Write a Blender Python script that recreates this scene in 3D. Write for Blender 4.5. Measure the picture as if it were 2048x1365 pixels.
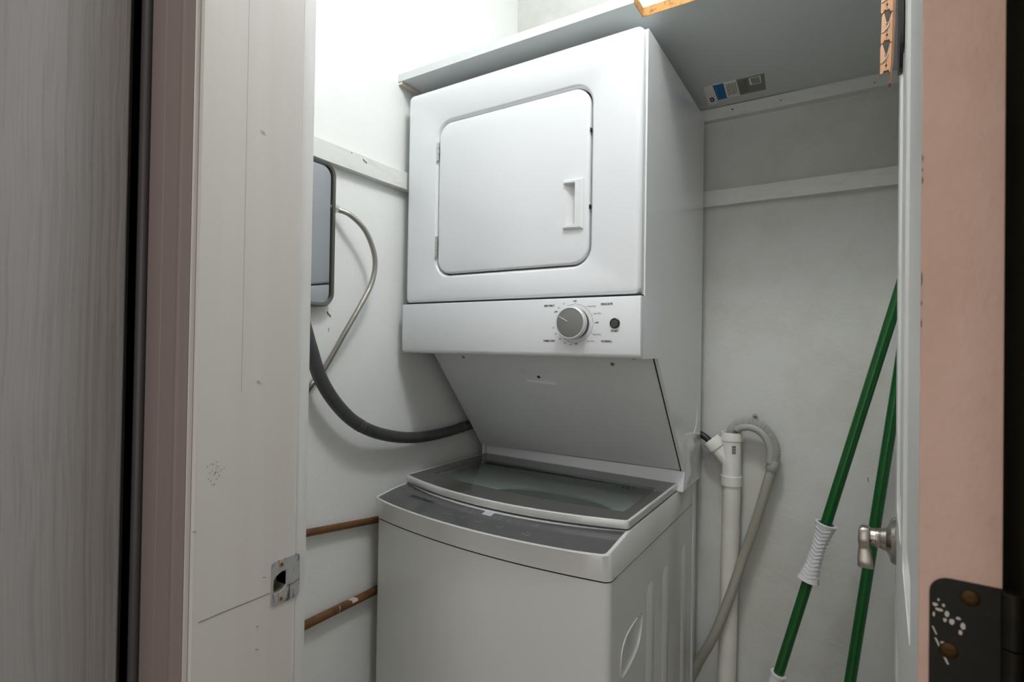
import bpy, bmesh, math, random
from mathutils import Vector, Matrix
from mathutils.geometry import tessellate_polygon

for o in list(bpy.data.objects):
    bpy.data.objects.remove(o, do_unlink=True)
S = bpy.context.scene
COL = S.collection
random.seed(7)

# ------------------------------------------------------------------ camera
cam_d = bpy.data.cameras.new('camera')
cam_d.sensor_width = 36.0
cam_d.lens = 1075.242 / 2048 * 36.0
cam_d.clip_start = 0.02
cam = bpy.data.objects.new('camera', cam_d)
COL.objects.link(cam)
yaw, pitch, roll = 0.56011267, -0.00984343, 0.01548476
cyw, syw = math.cos(yaw), math.sin(yaw)
fwd, right, up = Vector((-syw, cyw, 0)), Vector((cyw, syw, 0)), Vector((0, 0, 1))
f2 = fwd * math.cos(pitch) - up * math.sin(pitch)
u2 = up * math.cos(pitch) + fwd * math.sin(pitch)
r3 = right * math.cos(roll) + u2 * math.sin(roll)
u3 = u2 * math.cos(roll) - right * math.sin(roll)
rot = Matrix((r3, u3, -f2)).transposed().to_4x4()
cam.matrix_world = Matrix.Translation((0.92527, -0.97725, 1.20732)) @ rot
cam_d.dof.use_dof = True
cam_d.dof.focus_distance = 1.25
cam_d.dof.aperture_fstop = 13.0
S.camera = cam

# ------------------------------------------------------------------ world, lights, exposure
W_ = bpy.data.worlds.new('world'); S.world = W_
W_.use_nodes = True
W_.node_tree.nodes['Background'].inputs[0].default_value = (0.8, 0.9, 1.0, 1)
W_.node_tree.nodes['Background'].inputs[1].default_value = 0.02

def lamp(name, typ, loc, energy, color=(1, 1, 1), size=0.1, rot=(0, 0, 0), size_y=None):
    d = bpy.data.lights.new(name, typ)
    d.energy = energy; d.color = color
    if typ == 'AREA':
        d.size = size
        if size_y: d.shape = 'RECTANGLE'; d.size_y = size_y
    else:
        d.shadow_soft_size = size
    o = bpy.data.objects.new(name, d); COL.objects.link(o)
    o.location = loc; o.rotation_euler = rot
    return o
# bulb under the closet ceiling, in front of the shelf
lamp('closet_bulb', 'POINT', (0.73, -0.42, 2.37), 15.5, (0.955, 0.985, 1.0), 0.07)
# added fill under the hallway ceiling behind the camera, no known lamp
lamp('hall_fill_top', 'AREA', (0.60, -1.45, 2.40), 4.0, (1.0, 0.96, 0.93), 0.45)
# added soft fill at the rear hall wall, which has no window
lamp('hall_fill_rear', 'AREA', (1.00, -2.28, 1.25), 8.0, (1.0, 0.985, 0.97), 1.2, (math.radians(90), 0, 0), 1.7)

S.view_settings.view_transform = 'Standard'
S.view_settings.look = 'None'
S.view_settings.exposure = 0.0
S.view_settings.gamma = 1.0
S.view_settings.use_curve_mapping = False

# ------------------------------------------------------------------ helpers
def srgb(r, g, b):
    f = lambda c: (c / 255 / 12.92) if c / 255 <= .04045 else ((c / 255 + .055) / 1.055) ** 2.4
    return (f(r), f(g), f(b), 1)

def mat(name, rgb, rough=.5, metal=0, bump=0, bscale=40, stretch=(1, 1, 1), var=None, vscale=6, vlo=.45, vhi=.7,
        coat=0, detail=6, aniso=0, bdist=.002, spec=.5, fine=0, fscale=200):
    m = bpy.data.materials.new(name); m.use_nodes = True
    nt = m.node_tree; N = nt.nodes; L = nt.links
    b = N['Principled BSDF']
    c = srgb(*rgb)
    b.inputs['Base Color'].default_value = c
    b.inputs['Roughness'].default_value = rough
    b.inputs['Metallic'].default_value = metal
    b.inputs['Specular IOR Level'].default_value = spec
    if coat:
        b.inputs['Coat Weight'].default_value = coat; b.inputs['Coat Roughness'].default_value = .08
    tc = N.new('ShaderNodeTexCoord'); mp = N.new('ShaderNodeMapping')
    L.new(tc.outputs['Object'], mp.inputs['Vector']); mp.inputs['Scale'].default_value = stretch
    if bump:
        n = N.new('ShaderNodeTexNoise'); n.inputs['Scale'].default_value = bscale; n.inputs['Detail'].default_value = detail
        L.new(mp.outputs[0], n.inputs['Vector'])
        h = n.outputs['Fac']
        if fine:
            n2 = N.new('ShaderNodeTexNoise'); n2.inputs['Scale'].default_value = fscale; n2.inputs['Detail'].default_value = 3
            L.new(mp.outputs[0], n2.inputs['Vector'])
            ad = N.new('ShaderNodeMath'); ad.operation = 'MULTIPLY_ADD'
            L.new(n2.outputs['Fac'], ad.inputs[0]); ad.inputs[1].default_value = fine; L.new(h, ad.inputs[2]); h = ad.outputs[0]
        bp = N.new('ShaderNodeBump'); bp.inputs['Strength'].default_value = bump; bp.inputs['Distance'].default_value = bdist
        L.new(h, bp.inputs['Height']); L.new(bp.outputs[0], b.inputs['Normal'])
    if var:
        n = N.new('ShaderNodeTexNoise'); n.inputs['Scale'].default_value = vscale; n.inputs['Detail'].default_value = 8
        n.inputs['Roughness'].default_value = .65
        L.new(mp.outputs[0], n.inputs['Vector'])
        mr = N.new('ShaderNodeMapRange'); mr.inputs[1].default_value = vlo; mr.inputs[2].default_value = vhi
        L.new(n.outputs['Fac'], mr.inputs[0])
        mx = N.new('ShaderNodeMix'); mx.data_type = 'RGBA'
        L.new(mr.outputs[0], mx.inputs['Factor']); mx.inputs['A'].default_value = c; mx.inputs['B'].default_value = srgb(*var)
        L.new(mx.outputs['Result'], b.inputs['Base Color'])
    return m

M = {}
M['plaster'] = mat('wall plaster paint', (239, 240, 238), .55, bump=.4, bscale=16, var=(235, 235, 231), vscale=4, vlo=.5, vhi=.8, fine=.35, fscale=130, bdist=.004)
M['plaster_back'] = mat('darker back wall paint', (210, 211, 207), .55, bump=.4, bscale=16, var=(197, 196, 185), vscale=4.5, vlo=.45, vhi=.75, fine=.35, fscale=130, bdist=.004)  # back wall made darker and slightly yellower than the other closet walls
M['ceil'] = mat('ceiling paint', (236, 236, 234), .8)
M['floor'] = mat('closet floor vinyl', (196, 190, 180), .6, var=(172, 164, 152), vscale=9)
M['batten'] = mat('painted batten', (224, 225, 221), .45, bump=.25, bscale=30, stretch=(1, 1, 3), var=(206, 205, 197), vscale=12, vlo=.55, vhi=.75)
M['cleat'] = mat('cream cleat wood', (226, 215, 196), .6)
M['enamel'] = mat('white dryer enamel', (228, 230, 233), .24, coat=.25, bump=.04, bscale=260, bdist=.0004)
M['enamel_side'] = mat('glossy side sheet enamel', (228, 230, 230), .09, coat=.2)
M['enamel2'] = mat('white washer enamel', (216, 216, 213), .17, coat=.3, bump=.03, bscale=200, bdist=.0004)
M['plastic'] = mat('white plastic', (226, 228, 228), .35)
M['gap'] = mat('dark gap', (22, 23, 24), .7)
M['grey_panel'] = mat('grey slanted steel', (222, 224, 223), .45, bump=.05, bscale=180, bdist=.0004)
M['knob'] = mat('grey knob face', (122, 123, 121), .5)
M['silver'] = mat('silver ring plastic', (214, 215, 214), .35, .25)
M['knob_dark'] = mat('black knob skirt', (24, 25, 26), .35)
M['chrome'] = mat('satin chrome', (200, 200, 198), .22, 1)
M['steel'] = mat('screw steel', (150, 150, 146), .3, 1)
M['print'] = mat('dark grey print', (52, 54, 58), .5)
M['print_pale'] = mat('pale grey print', (128, 132, 134), .5)
M['panel_glass'] = mat('smoked control glass', (86, 86, 87), .12, var=(94, 94, 95), vscale=18, spec=.6)
M['lid_border'] = mat('smoked lid border', (84, 84, 83), .09, spec=.6)
M['display'] = mat('display film', (186, 189, 194), .3)
M['tub'] = mat('tub ring plastic', (226, 234, 229), .4)
M['drum'] = mat('drum steel', (18, 19, 19), .6)
M['jamb'] = mat('brushed off-white jamb paint', (220, 216, 212), .42, bump=.22, bscale=60, stretch=(1, 1, .035), var=(209, 204, 198), vscale=7, vlo=.45, vhi=.75, bdist=.0015)
M['jamb_line'] = mat('paint joint line', (188, 185, 181), .5)
M['bead'] = mat('white corner bead paint', (224, 224, 222), .4, bump=.12, bscale=50, stretch=(1, 1, .2))
M['casing'] = mat('pinkish casing paint', (140, 126, 123), .45, bump=.1, bscale=50, stretch=(1, 1, .05), bdist=.001)
M['dark'] = mat('dark charcoal strip', (66, 63, 64), .4)
M['black'] = mat('black gap shade', (12, 12, 13), .8)  # stands in for the shade inside the slot beside the casing
M['wood_dark'] = mat('dark stained jamb wood', (128, 98, 42), .5, bump=.2, bscale=40, stretch=(1, 1, .06), var=(70, 60, 30), vscale=5, vlo=.4, vhi=.6)
M['wood_raw'] = mat('raw mortise wood', (128, 98, 54), .8, bump=.4, bscale=90, var=(70, 50, 28), vscale=40)
M['door'] = mat('white door paint', (220, 221, 219), .3, bump=.06, bscale=40, stretch=(1, 1, .06), bdist=.001)
M['pink'] = mat('stippled pink door edge paint', (216, 182, 166), .5, bump=.55, bscale=120, stretch=(1, 1, .6), var=(206, 171, 153), vscale=20, bdist=.0012, fine=.5, fscale=300)
M['hall'] = mat('hall wall paint', (190, 184, 176), .7)
M['nickel'] = mat('satin nickel', (176, 170, 162), .26, 1)
M['brass'] = mat('painted brass screw', (196, 160, 122), .4, .6)
M['brass_dark'] = mat('tarnished brass', (62, 44, 18), .4, .8)
M['hinge'] = mat('blackened hinge iron', (24, 22, 17), .5, 0, var=(36, 32, 22), vscale=60, spec=.25)
M['strike'] = mat('worn painted strike plate', (186, 187, 186), .32, .35, var=(96, 92, 90), vscale=70, stretch=(1, 2.4, .5), vlo=.52, vhi=.6)
M['fleck'] = mat('paint fleck', (200, 192, 182), .5)
M['chip'] = mat('paint chip brown', (116, 96, 82), .7)
M['scuff'] = mat('scuff grey', (120, 116, 112), .7)
M['pencil'] = mat('pencil graphite', (96, 94, 92), .6)
M['mirror'] = mat('mirror silver', (162, 165, 168), .02, 1)
M['mframe'] = mat('dark pewter frame', (104, 102, 96), .33, .7)
M['hose_dark'] = mat('dark grey rubber hose', (72, 72, 74), .4, var=(60, 60, 62), vscale=14)
M['hose_black'] = mat('black rubber', (34, 35, 36), .45)
M['copper'] = mat('old copper pipe', (118, 80, 48), .45, .3, var=(88, 60, 36), vscale=30)
M['pvc'] = mat('white pvc', (232, 230, 222), .32)
M['pvc_pipe'] = mat('ivory pvc pipe', (228, 226, 217), .35, var=(216, 213, 202), vscale=8)
M['hose_grey'] = mat('grey corrugated hose', (168, 168, 163), .45)
M['hose_tan'] = mat('greige drain hose', (158, 155, 143), .42)
M['green'] = mat('green painted pole', (0, 82, 24), .3, coat=.3)
M['grip'] = mat('white grip plastic', (222, 222, 224), .4)
M['pin'] = mat('pale peg wood', (196, 152, 114), .6, bump=.15, bscale=80, stretch=(1, 1, .1), var=(180, 134, 96), vscale=50)
M['lath'] = mat('reddish lath wood', (124, 84, 60), .6)
M['strap'] = mat('black strap', (20, 12, 22), .45)
M['shelf'] = mat('white melamine', (214, 219, 218), .5)
M['st_white'] = mat('sticker paper', (250, 248, 240), .6)
M['st_blue'] = mat('sticker blue', (10, 110, 176), .6)
M['st_blue2'] = mat('sticker pale blue', (70, 150, 200), .6)
M['st_grey'] = mat('sticker grey', (138, 140, 134), .6)
M['st_ink'] = mat('sticker ink', (86, 88, 70), .6)
M['st_navy'] = mat('sticker navy', (38, 58, 96), .6)

def wood_grain_mat(name, rgb):
    m = bpy.data.materials.new(name); m.use_nodes = True
    nt = m.node_tree; N = nt.nodes; L = nt.links; b = N['Principled BSDF']
    b.inputs['Base Color'].default_value = srgb(*rgb); b.inputs['Roughness'].default_value = .5
    tc = N.new('ShaderNodeTexCoord'); mp = N.new('ShaderNodeMapping'); mp.inputs['Scale'].default_value = (1, 1, .010)
    L.new(tc.outputs['Object'], mp.inputs['Vector'])
    lo = N.new('ShaderNodeTexNoise'); lo.inputs['Scale'].default_value = 9; lo.inputs['Detail'].default_value = 1
    mp2 = N.new('ShaderNodeMapping'); mp2.inputs['Scale'].default_value = (1, 1, .5); L.new(tc.outputs['Object'], mp2.inputs['Vector']); L.new(mp2.outputs[0], lo.inputs['Vector'])
    sx = N.new('ShaderNodeVectorMath'); sx.operation = 'SCALE'; sx.inputs['Scale'].default_value = .012; L.new(lo.outputs['Color'], sx.inputs[0])
    ad = N.new('ShaderNodeVectorMath'); ad.operation = 'ADD'; L.new(mp.outputs[0], ad.inputs[0]); L.new(sx.outputs[0], ad.inputs[1])
    w = N.new('ShaderNodeTexNoise'); w.inputs['Scale'].default_value = 210; w.inputs['Detail'].default_value = 1.5; w.inputs['Roughness'].default_value = .6
    L.new(ad.outputs[0], w.inputs['Vector'])
    bp = N.new('ShaderNodeBump'); bp.inputs['Strength'].default_value = .5; bp.inputs['Distance'].default_value = .0012
    L.new(w.outputs['Fac'], bp.inputs['Height']); L.new(bp.outputs[0], b.inputs['Normal'])
    mr = N.new('ShaderNodeMapRange'); mr.inputs[1].default_value = .35; mr.inputs[2].default_value = .5; L.new(w.outputs['Fac'], mr.inputs[0])
    mx = N.new('ShaderNodeMix'); mx.data_type = 'RGBA'; L.new(mr.outputs[0], mx.inputs['Factor'])
    mx.inputs['A'].default_value = srgb(rgb[0] - 9, rgb[1] - 9, rgb[2] - 9); mx.inputs['B'].default_value = srgb(*rgb); L.new(mx.outputs['Result'], b.inputs['Base Color'])
    return m
M['slab'] = wood_grain_mat('embossed woodgrain door skin', (166, 164, 163))

def chipboard_mat():
    m = mat('raw chipboard edge', (184, 138, 78), .8, bump=.5, bscale=160, var=(130, 84, 40), vscale=140, vlo=.5, vhi=.68)
    return m
M['chipboard'] = chipboard_mat()

def braid_mat():
    m = bpy.data.materials.new('braided steel'); m.use_nodes = True
    nt = m.node_tree; N = nt.nodes; L = nt.links; b = N['Principled BSDF']
    b.inputs['Base Color'].default_value = srgb(176, 172, 164); b.inputs['Metallic'].default_value = .9; b.inputs['Roughness'].default_value = .3
    tc = N.new('ShaderNodeTexCoord')
    w = N.new('ShaderNodeTexVoronoi'); w.inputs['Scale'].default_value = 600
    L.new(tc.outputs['Object'], w.inputs['Vector'])
    bp = N.new('ShaderNodeBump'); bp.inputs['Strength'].default_value = .5; bp.inputs['Distance'].default_value = .0006
    L.new(w.outputs['Distance'], bp.inputs['Height']); L.new(bp.outputs[0], b.inputs['Normal'])
    return m
M['braid'] = braid_mat()

def glass_mat():
    m = bpy.data.materials.new('clear greenish lid glass'); m.use_nodes = True
    nt = m.node_tree; N = nt.nodes; L = nt.links
    out = N['Material Output']
    t = N.new('ShaderNodeBsdfTransparent'); t.inputs[0].default_value = (.90, .95, .92, 1)
    g = N.new('ShaderNodeBsdfGlossy'); g.inputs['Roughness'].default_value = .05
    fr = N.new('ShaderNodeFresnel'); fr.inputs['IOR'].default_value = 1.5
    mx = N.new('ShaderNodeMixShader')
    df = N.new('ShaderNodeBsdfDiffuse'); df.inputs[0].default_value = srgb(196, 208, 200)
    m0 = N.new('ShaderNodeMixShader'); m0.inputs[0].default_value = .12
    L.new(t.outputs[0], m0.inputs[1]); L.new(df.outputs[0], m0.inputs[2])
    L.new(fr.outputs[0], mx.inputs[0]); L.new(m0.outputs[0], mx.inputs[1]); L.new(g.outputs[0], mx.inputs[2])
    L.new(mx.outputs[0], out.inputs['Surface'])
    return m
M['glass'] = glass_mat()

def link_mesh(name, me, m, parent=None, smooth=True):
    o = bpy.data.objects.new(name, me); COL.objects.link(o)
    if m is not None:
        for mm in (m if isinstance(m, (list, tuple)) else [m]): me.materials.append(mm)
    if parent is not None:
        o.parent = parent
        o.matrix_parent_inverse = parent.matrix_world.inverted()
    if smooth and len(me.polygons):
        me.polygons.foreach_set('use_smooth', [True] * len(me.polygons))
        try: me.set_sharp_from_angle(angle=math.radians(38))
        except Exception: pass
    return o

def obj(name, bm, m, parent=None, smooth=True, recalc=True):
    if recalc: bmesh.ops.recalc_face_normals(bm, faces=bm.faces[:])
    me = bpy.data.meshes.new(name); bm.to_mesh(me); bm.free()
    return link_mesh(name, me, m, parent, smooth)

def empty(name, loc=(0, 0, 0), rz=0):
    o = bpy.data.objects.new(name, None); COL.objects.link(o)
    o.location = loc; o.rotation_euler = (0, 0, rz); o.empty_display_size = .05
    o.matrix_world = Matrix.Translation(loc) @ Matrix.Rotation(rz, 4, 'Z')
    return o

def tag(o, label, cat, group=None):
    o['label'] = label; o['category'] = cat
    if group: o['group'] = group
    return o
def struct(o, label=None):
    o['kind'] = 'structure'
    if label: o['label'] = label
    return o

def box(x0, x1, y0, y1, z0, z1, bev=0, seg=2, bm=None):
    b = bmesh.new()
    bmesh.ops.create_cube(b, size=1)
    for v in b.verts:
        v.co = Vector((x0 + (v.co.x + .5) * (x1 - x0), y0 + (v.co.y + .5) * (y1 - y0), z0 + (v.co.z + .5) * (z1 - z0)))
    if bev: bmesh.ops.bevel(b, geom=b.edges[:], offset=bev, segments=seg, profile=.5, affect='EDGES')
    if bm is not None:
        return merge(bm, b)
    return b
def merge(a, b):
    me = bpy.data.meshes.new('tmp'); b.to_mesh(me); b.free(); a.from_mesh(me); bpy.data.meshes.remove(me); return a

def fillet(poly, rad, seg=6):
    """round the corners of a closed 2-D polygon; rad is a number or a list"""
    out = []; n = len(poly)
    for i, p in enumerate(poly):
        r = rad[i] if isinstance(rad, (list, tuple)) else rad
        if not r: out.append(tuple(p)); continue
        p = Vector(p); a = Vector(poly[i - 1]) - p; b = Vector(poly[(i + 1) % n]) - p
        la, lb = a.length, b.length; a.normalize(); b.normalize()
        ang = a.angle(b)
        d = min(r / math.tan(ang / 2), la * .49, lb * .49); rr = d * math.tan(ang / 2)
        c = p + (a + b).normalized() * (rr / math.sin(ang / 2))
        s = p + a * d - c; e = p + b * d - c
        t = math.pi - ang
        sgn = 1 if s.x * e.y - s.y * e.x > 0 else -1
        for k in range(seg + 1):
            q = sgn * t * k / seg
            out.append((c.x + s.x * math.cos(q) - s.y * math.sin(q), c.y + s.x * math.sin(q) + s.y * math.cos(q)))
    return out
def rrect(a0, a1, b0, b1, r, seg=6): return fillet([(a0, b0), (a1, b0), (a1, b1), (a0, b1)], r, seg)
def circ(ca, cb, r, n=24, rb=None): return [(ca + r * math.cos(2 * math.pi * k / n), cb + (rb or r) * math.sin(2 * math.pi * k / n)) for k in range(n)]

XZ = lambda d: (lambda a, b, t=0: (a, d + t, b))
YZ = lambda d: (lambda a, b, t=0: (d + t, a, b))
XY = lambda d: (lambda a, b, t=0: (a, b, d + t))

def plate(loops, mp, t, bm=None):
    """polygon with holes (loops[0] outer), extruded from offset 0 to t along the map's third axis"""
    bm = bm or bmesh.new()
    flat = [p for l in loops for p in l]
    tris = tessellate_polygon([[Vector((p[0], p[1], 0)) for p in l] for l in loops])
    A = [bm.verts.new(mp(p[0], p[1], 0)) for p in flat]
    for tr in tris:
        try: bm.faces.new([A[i] for i in tr])
        except ValueError: pass
    if t:
        B = [bm.verts.new(mp(p[0], p[1], t)) for p in flat]
        for tr in tris:
            try: bm.faces.new([B[i] for i in reversed(tr)])
            except ValueError: pass
        k = 0
        for l in loops:
            n = len(l)
            for i in range(n):
                j = (i + 1) % n
                bm.faces.new([A[k + i], A[k + j], B[k + j], B[k + i]])
            k += n
    return bm

def loft(rings, closed=True, capA=False, capB=False, bm=None):
    bm = bm or bmesh.new()
    V = [[bm.verts.new(p) for p in r] for r in rings]
    n = len(rings[0])
    for a, b in zip(V, V[1:]):
        for i in range(n if closed else n - 1):
            j = (i + 1) % n
            bm.faces.new([a[i], a[j], b[j], b[i]])
    if capA: bm.faces.new(V[0])
    if capB: bm.faces.new(V[-1][::-1])
    return bm

def catmull(pts, per=8):
    P = [Vector(p) for p in pts]; P = [P[0] * 2 - P[1]] + P + [P[-1] * 2 - P[-2]]
    out = []
    for i in range(1, len(P) - 2):
        for k in range(per):
            t = k / per; a, b, c, d = P[i - 1:i + 3]
            out.append(.5 * (2 * b + (c - a) * t + (2 * a - 5 * b + 4 * c - d) * t * t + (3 * b - 3 * c + d - a) * t ** 3))
    out.append(P[-2]); return out

def tube(path, r, seg=14, cap=True, bm=None):
    """r: number or function of fraction along path"""
    path = [Vector(p) for p in path]; n = len(path); rings = []
    t0 = (path[1] - path[0]).normalized()
    nrm = t0.orthogonal().normalized()
    for i, p in enumerate(path):
        t = (path[min(i + 1, n - 1)] - path[max(i - 1, 0)]).normalized()
        nrm = (nrm - t * nrm.dot(t)).normalized(); bn = t.cross(nrm)
        rr = r(i / (n - 1)) if callable(r) else r
        rings.append([p + (nrm * math.cos(2 * math.pi * k / seg) + bn * math.sin(2 * math.pi * k / seg)) * rr for k in range(seg)])
    return loft(rings, True, cap, cap, bm)

def resample(path, step):
    out = [path[0]]; acc = 0
    for a, b in zip(path, path[1:]):
        d = (b - a).length
        if d == 0: continue
        s = step - acc
        while s <= d:
            out.append(a + (b - a) * (s / d)); s += step
        acc = (acc + d) % step
    return out

def lathe(prof, origin, axis, seg=24, bm=None, cap=True):
    """prof: list of (distance along axis, radius)"""
    ax = Vector(axis).normalized(); n = ax.orthogonal().normalized(); b = ax.cross(n); o = Vector(origin)
    rings = [[o + ax * h + (n * math.cos(2 * math.pi * k / seg) + b * math.sin(2 * math.pi * k / seg)) * max(r, 1e-5) for k in range(seg)] for h, r in prof]
    return loft(rings, True, cap, cap, bm)

FONTS = {}
def text(body, size, loc, xdir, updir, m, parent, name='lettering', align='CENTER', bold=0):
    cu = bpy.data.curves.new('txt', 'FONT'); cu.body = body; cu.size = size; cu.align_x = align; cu.align_y = 'CENTER'
    cu.offset = bold; cu.resolution_u = 2
    to = bpy.data.objects.new('txt', cu); COL.objects.link(to)
    bpy.context.view_layer.update()
    me = bpy.data.meshes.new_from_object(to.evaluated_get(bpy.context.evaluated_depsgraph_get()))
    bpy.data.objects.remove(to, do_unlink=True)
    x = Vector(xdir).normalized(); u = Vector(updir).normalized(); u = (u - x * u.dot(x)).normalized(); z = x.cross(u)
    mw = Matrix((x, u, z)).transposed().to_4x4(); mw.translation = Vector(loc)
    me.transform(mw); me.materials.clear(); me.name = name
    return link_mesh(name, me, m, parent, False)

# ================================================================== SETTING
WX, BY, CZ = -0.03, 0.55, 2.45            # closet left wall, back wall, ceiling
XJ = 0.345                                # left jamb face
struct(obj('floor', box(-1.2, 2.2, -2.4, .75, -.05, 0), M['floor'], smooth=False))
struct(obj('ceiling', box(-1.2, 2.2, -2.4, .75, CZ, CZ + .05), M['ceil'], smooth=False))
struct(obj('wall_left', box(WX - .1, WX, -.54, BY, 0, CZ), M['plaster'], smooth=False))
struct(obj('wall_back', box(WX - .1, 1.3, BY, BY + .1, 0, CZ), M['plaster_back'], smooth=False))
struct(obj('wall_right', box(1.14, 1.24, -.541, BY, 0, CZ), M['plaster'], smooth=False))
struct(obj('wall_front_left', box(-.13, .325, -.672, -.541, 0, CZ), M['plaster'], smooth=False))
struct(obj('wall_front_right', box(1.026, 2.0, -.672, -.541, 0, CZ), M['hall'], smooth=False))
struct(obj('wall_front_top', box(.325, 1.026, -.672, -.541, 2.10, CZ), M['plaster'], smooth=False))
struct(obj('wall_hall_left', box(.08, .18, -2.3, -.70, 0, CZ), M['hall'], smooth=False))
struct(obj('wall_hall_right', box(1.9, 2.0, -2.3, -.672, 0, CZ), M['hall'], smooth=False))
struct(obj('wall_hall_rear', box(.08, 2.0, -2.4, -2.3, 0, CZ), M['hall'], smooth=False))

# left jamb board with the mortise behind the strike plate
pl_y0, pl_y1, pl_z0, pl_z1 = -.5835, -.5445, .8915, .9460
hole = [(-.5805, .9235), (-.5765, .9275), (-.570, .9305), (-.5635, .9315), (-.5625, .9275), (-.5625, .912), (-.5655, .908), (-.572, .9055), (-.5805, .9075)]
jb = plate([[(-.6735, 0), (-.5515, 0), (-.5515, 2.10), (-.6735, 2.10)], hole], YZ(XJ), -.022)
trim_jamb = struct(obj('trim_1', jb, M['jamb'], smooth=False), 'off-white painted left door jamb with strike plate')
# mortise pocket
bm = bmesh.new(); n = len(hole)
loft([[(XJ - .001, p[0], p[1]) for p in hole], [(XJ - .021, p[0], p[1]) for p in hole]], True, False, True, bm)
obj('latch_pocket', bm, M['wood_raw'], trim_jamb, smooth=False)
obj('corner_bead', box(XJ - .03, XJ - .0015, -.5512, -.533, 0, 2.10, .002), M['bead'], trim_jamb)
# hairline board joints running down the jamb
obj('board_joint', box(XJ - .001, XJ + .0002, -.6250, -.6244, 1.15, 2.1), M['jamb_line'], trim_jamb, smooth=False)
obj('board_joint', box(XJ - .001, XJ + .00035, -.5520, -.5512, 0, 2.1), M['bead'], trim_jamb, smooth=False)
# strike plate
sp_outer = fillet([(pl_y0, pl_z0), (pl_y1, pl_z0 + .001), (pl_y1, pl_z1), (pl_y0, pl_z1 - .001)], .006, 4)
sp = obj('strike_plate', plate([sp_outer, hole], YZ(XJ), .0011), M['strike'], trim_jamb, smooth=False); sp['label'] = 'worn paint-smeared metal strike plate'
for zz in (.9395, .8985):
    sc = obj('screw', lathe([(0, .0036), (.0006, .0036), (.001, .0026)], (XJ + .001, -.5705, zz), (1, 0, 0), 14), M['brass'], sp)
    cr = box(XJ + .0019, XJ + .0021, -.5705 - .002, -.5705 + .002, zz - .0004, zz + .0004)
    box(XJ + .0019, XJ + .0021, -.5705 - .0004, -.5705 + .0004, zz - .002, zz + .002, bm=cr)
    # the cross slot is cut dark into the head
    merge_me = bpy.data.meshes.new('slot'); cr.to_mesh(merge_me); cr.free()
    sc.data.materials.append(M['gap'])
    b2 = bmesh.new(); b2.from_mesh(sc.data); k0 = len(b2.faces); b2.from_mesh(merge_me)
    b2.faces.ensure_lookup_table()
    for f in b2.faces[k0:]: f.material_index = 1
    b2.to_mesh(sc.data); b2.free()
# level pencil line, scuffs and dings of the jamb
def strip_on(mp, pts, w, t, m, parent, name):
    bm = bmesh.new()
    for (a, b), (c, d) in zip(pts, pts[1:]):
        dx, dy = c - a, d - b; l = math.hypot(dx, dy); nx, ny = -dy / l * w / 2, dx / l * w / 2
        plate([[(a + nx, b + ny), (c + nx, d + ny), (c - nx, d - ny), (a - nx, b - ny)]], mp, t, bm)
    return obj(name, bm, m, parent, smooth=False)
strip_on(YZ(XJ), [(-.667, .9100), (-.64, .9102), (-.61, .9098), (-.584, .9097)], .0006, .0003, M['pencil'], trim_jamb, 'pencil_line')
strip_on(YZ(XJ + .0011), [(-.5625, .9105), (-.552, .9112), (-.545, .9135)], .0011, .0003, M['pencil'], trim_jamb, 'pencil_line')
random.seed(3)
for (y, z, s) in ((-.6035, 1.4508, .004), (-.6035, 1.1604, .003), (-.5992, .8755, .0022), (-.5987, .8486, .0028), (-.672, 1.0057, .0035), (-.5905, .929, .0035)):
    strip_on(YZ(XJ), [(y - s, z + s * .5), (y - s * .2, z), (y + s * .7, z + s * .2)], .0011, .0005, M['bead'], trim_jamb, 'paint_ding')
    strip_on(YZ(XJ), [(y - s, z + s * .5 + .0008), (y + s * .3, z + .0010)], .0006, .0004, M['scuff'], trim_jamb, 'paint_ding')
sm = bmesh.new()
for k in range(26):
    y = -.6516 + random.gauss(0, .0045); z = 1.067 + random.gauss(0, .007)
    plate([[(y, z), (y + .0009, z + .0007), (y + .0003, z + .0016)]], YZ(XJ), .0002, sm)
o = obj('grey_smudge', sm, M['scuff'], trim_jamb, smooth=False); o['kind'] = 'stuff'

# casing on the hall face: stepped moulding
prof = [(.2722, -.672), (.2722, -.690), (.2740, -.6915), (.2985, -.6915), (.2990, -.6905), (.3000, -.6905), (.3005, -.6917), (.3110, -.6922),
        (.3245, -.6925), (.3250, -.6905), (.3270, -.6905), (.3278, -.6890), (.3318, -.6870), (.3368, -.6862), (.3395, -.6845), (.3400, -.672)]
prof = [(.2545 + (x - .2722) * (.3375 - .2545) / (.3400 - .2722), -.672 + (y + .672) * .62) for x, y in prof]
cas = struct(obj('trim_2', loft([[(x, y, 0) for x, y in prof], [(x, y, 2.16) for x, y in prof]], True, True, True), M['casing']), 'pinkish grey moulded door casing')
obj('casing_edge', box(.3371, .3381, -.6790, -.6740, 0, 2.15, .0003), M['jamb'], cas, smooth=False)
# slot shade painted as a black backing between casing and the neighbouring door
slot = struct(obj('trim_3', box(.18, .2715, -.672, -.6705, 0, CZ), M['black'], smooth=False), 'black backing painted as the shade in the gap beside the casing')
obj('weatherstrip', tube([(.2385, -.6800, .0), (.2385, -.6800, 2.1)], .0075, 16), M['dark'], slot)
# neighbouring door leaf with embossed wood grain
d2 = struct(obj('door_2', box(.182, .230, -1.45, -.6945, .01, 2.05, .0015), M['slab'], smooth=False), 'grey woodgrain door leaf at the left edge')
# hinge-side jamb on the right and head jamb
struct(obj('trim_4', box(1.0075, 1.026, -.674, -.500, 0, 2.10), M['wood_dark'], smooth=False), 'dark stained right jamb behind the hinge')
struct(obj('trim_5', box(XJ - .022, 1.0075, -.6735, -.5515, 2.06, 2.10), M['jamb'], smooth=False), 'painted head jamb')

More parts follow.
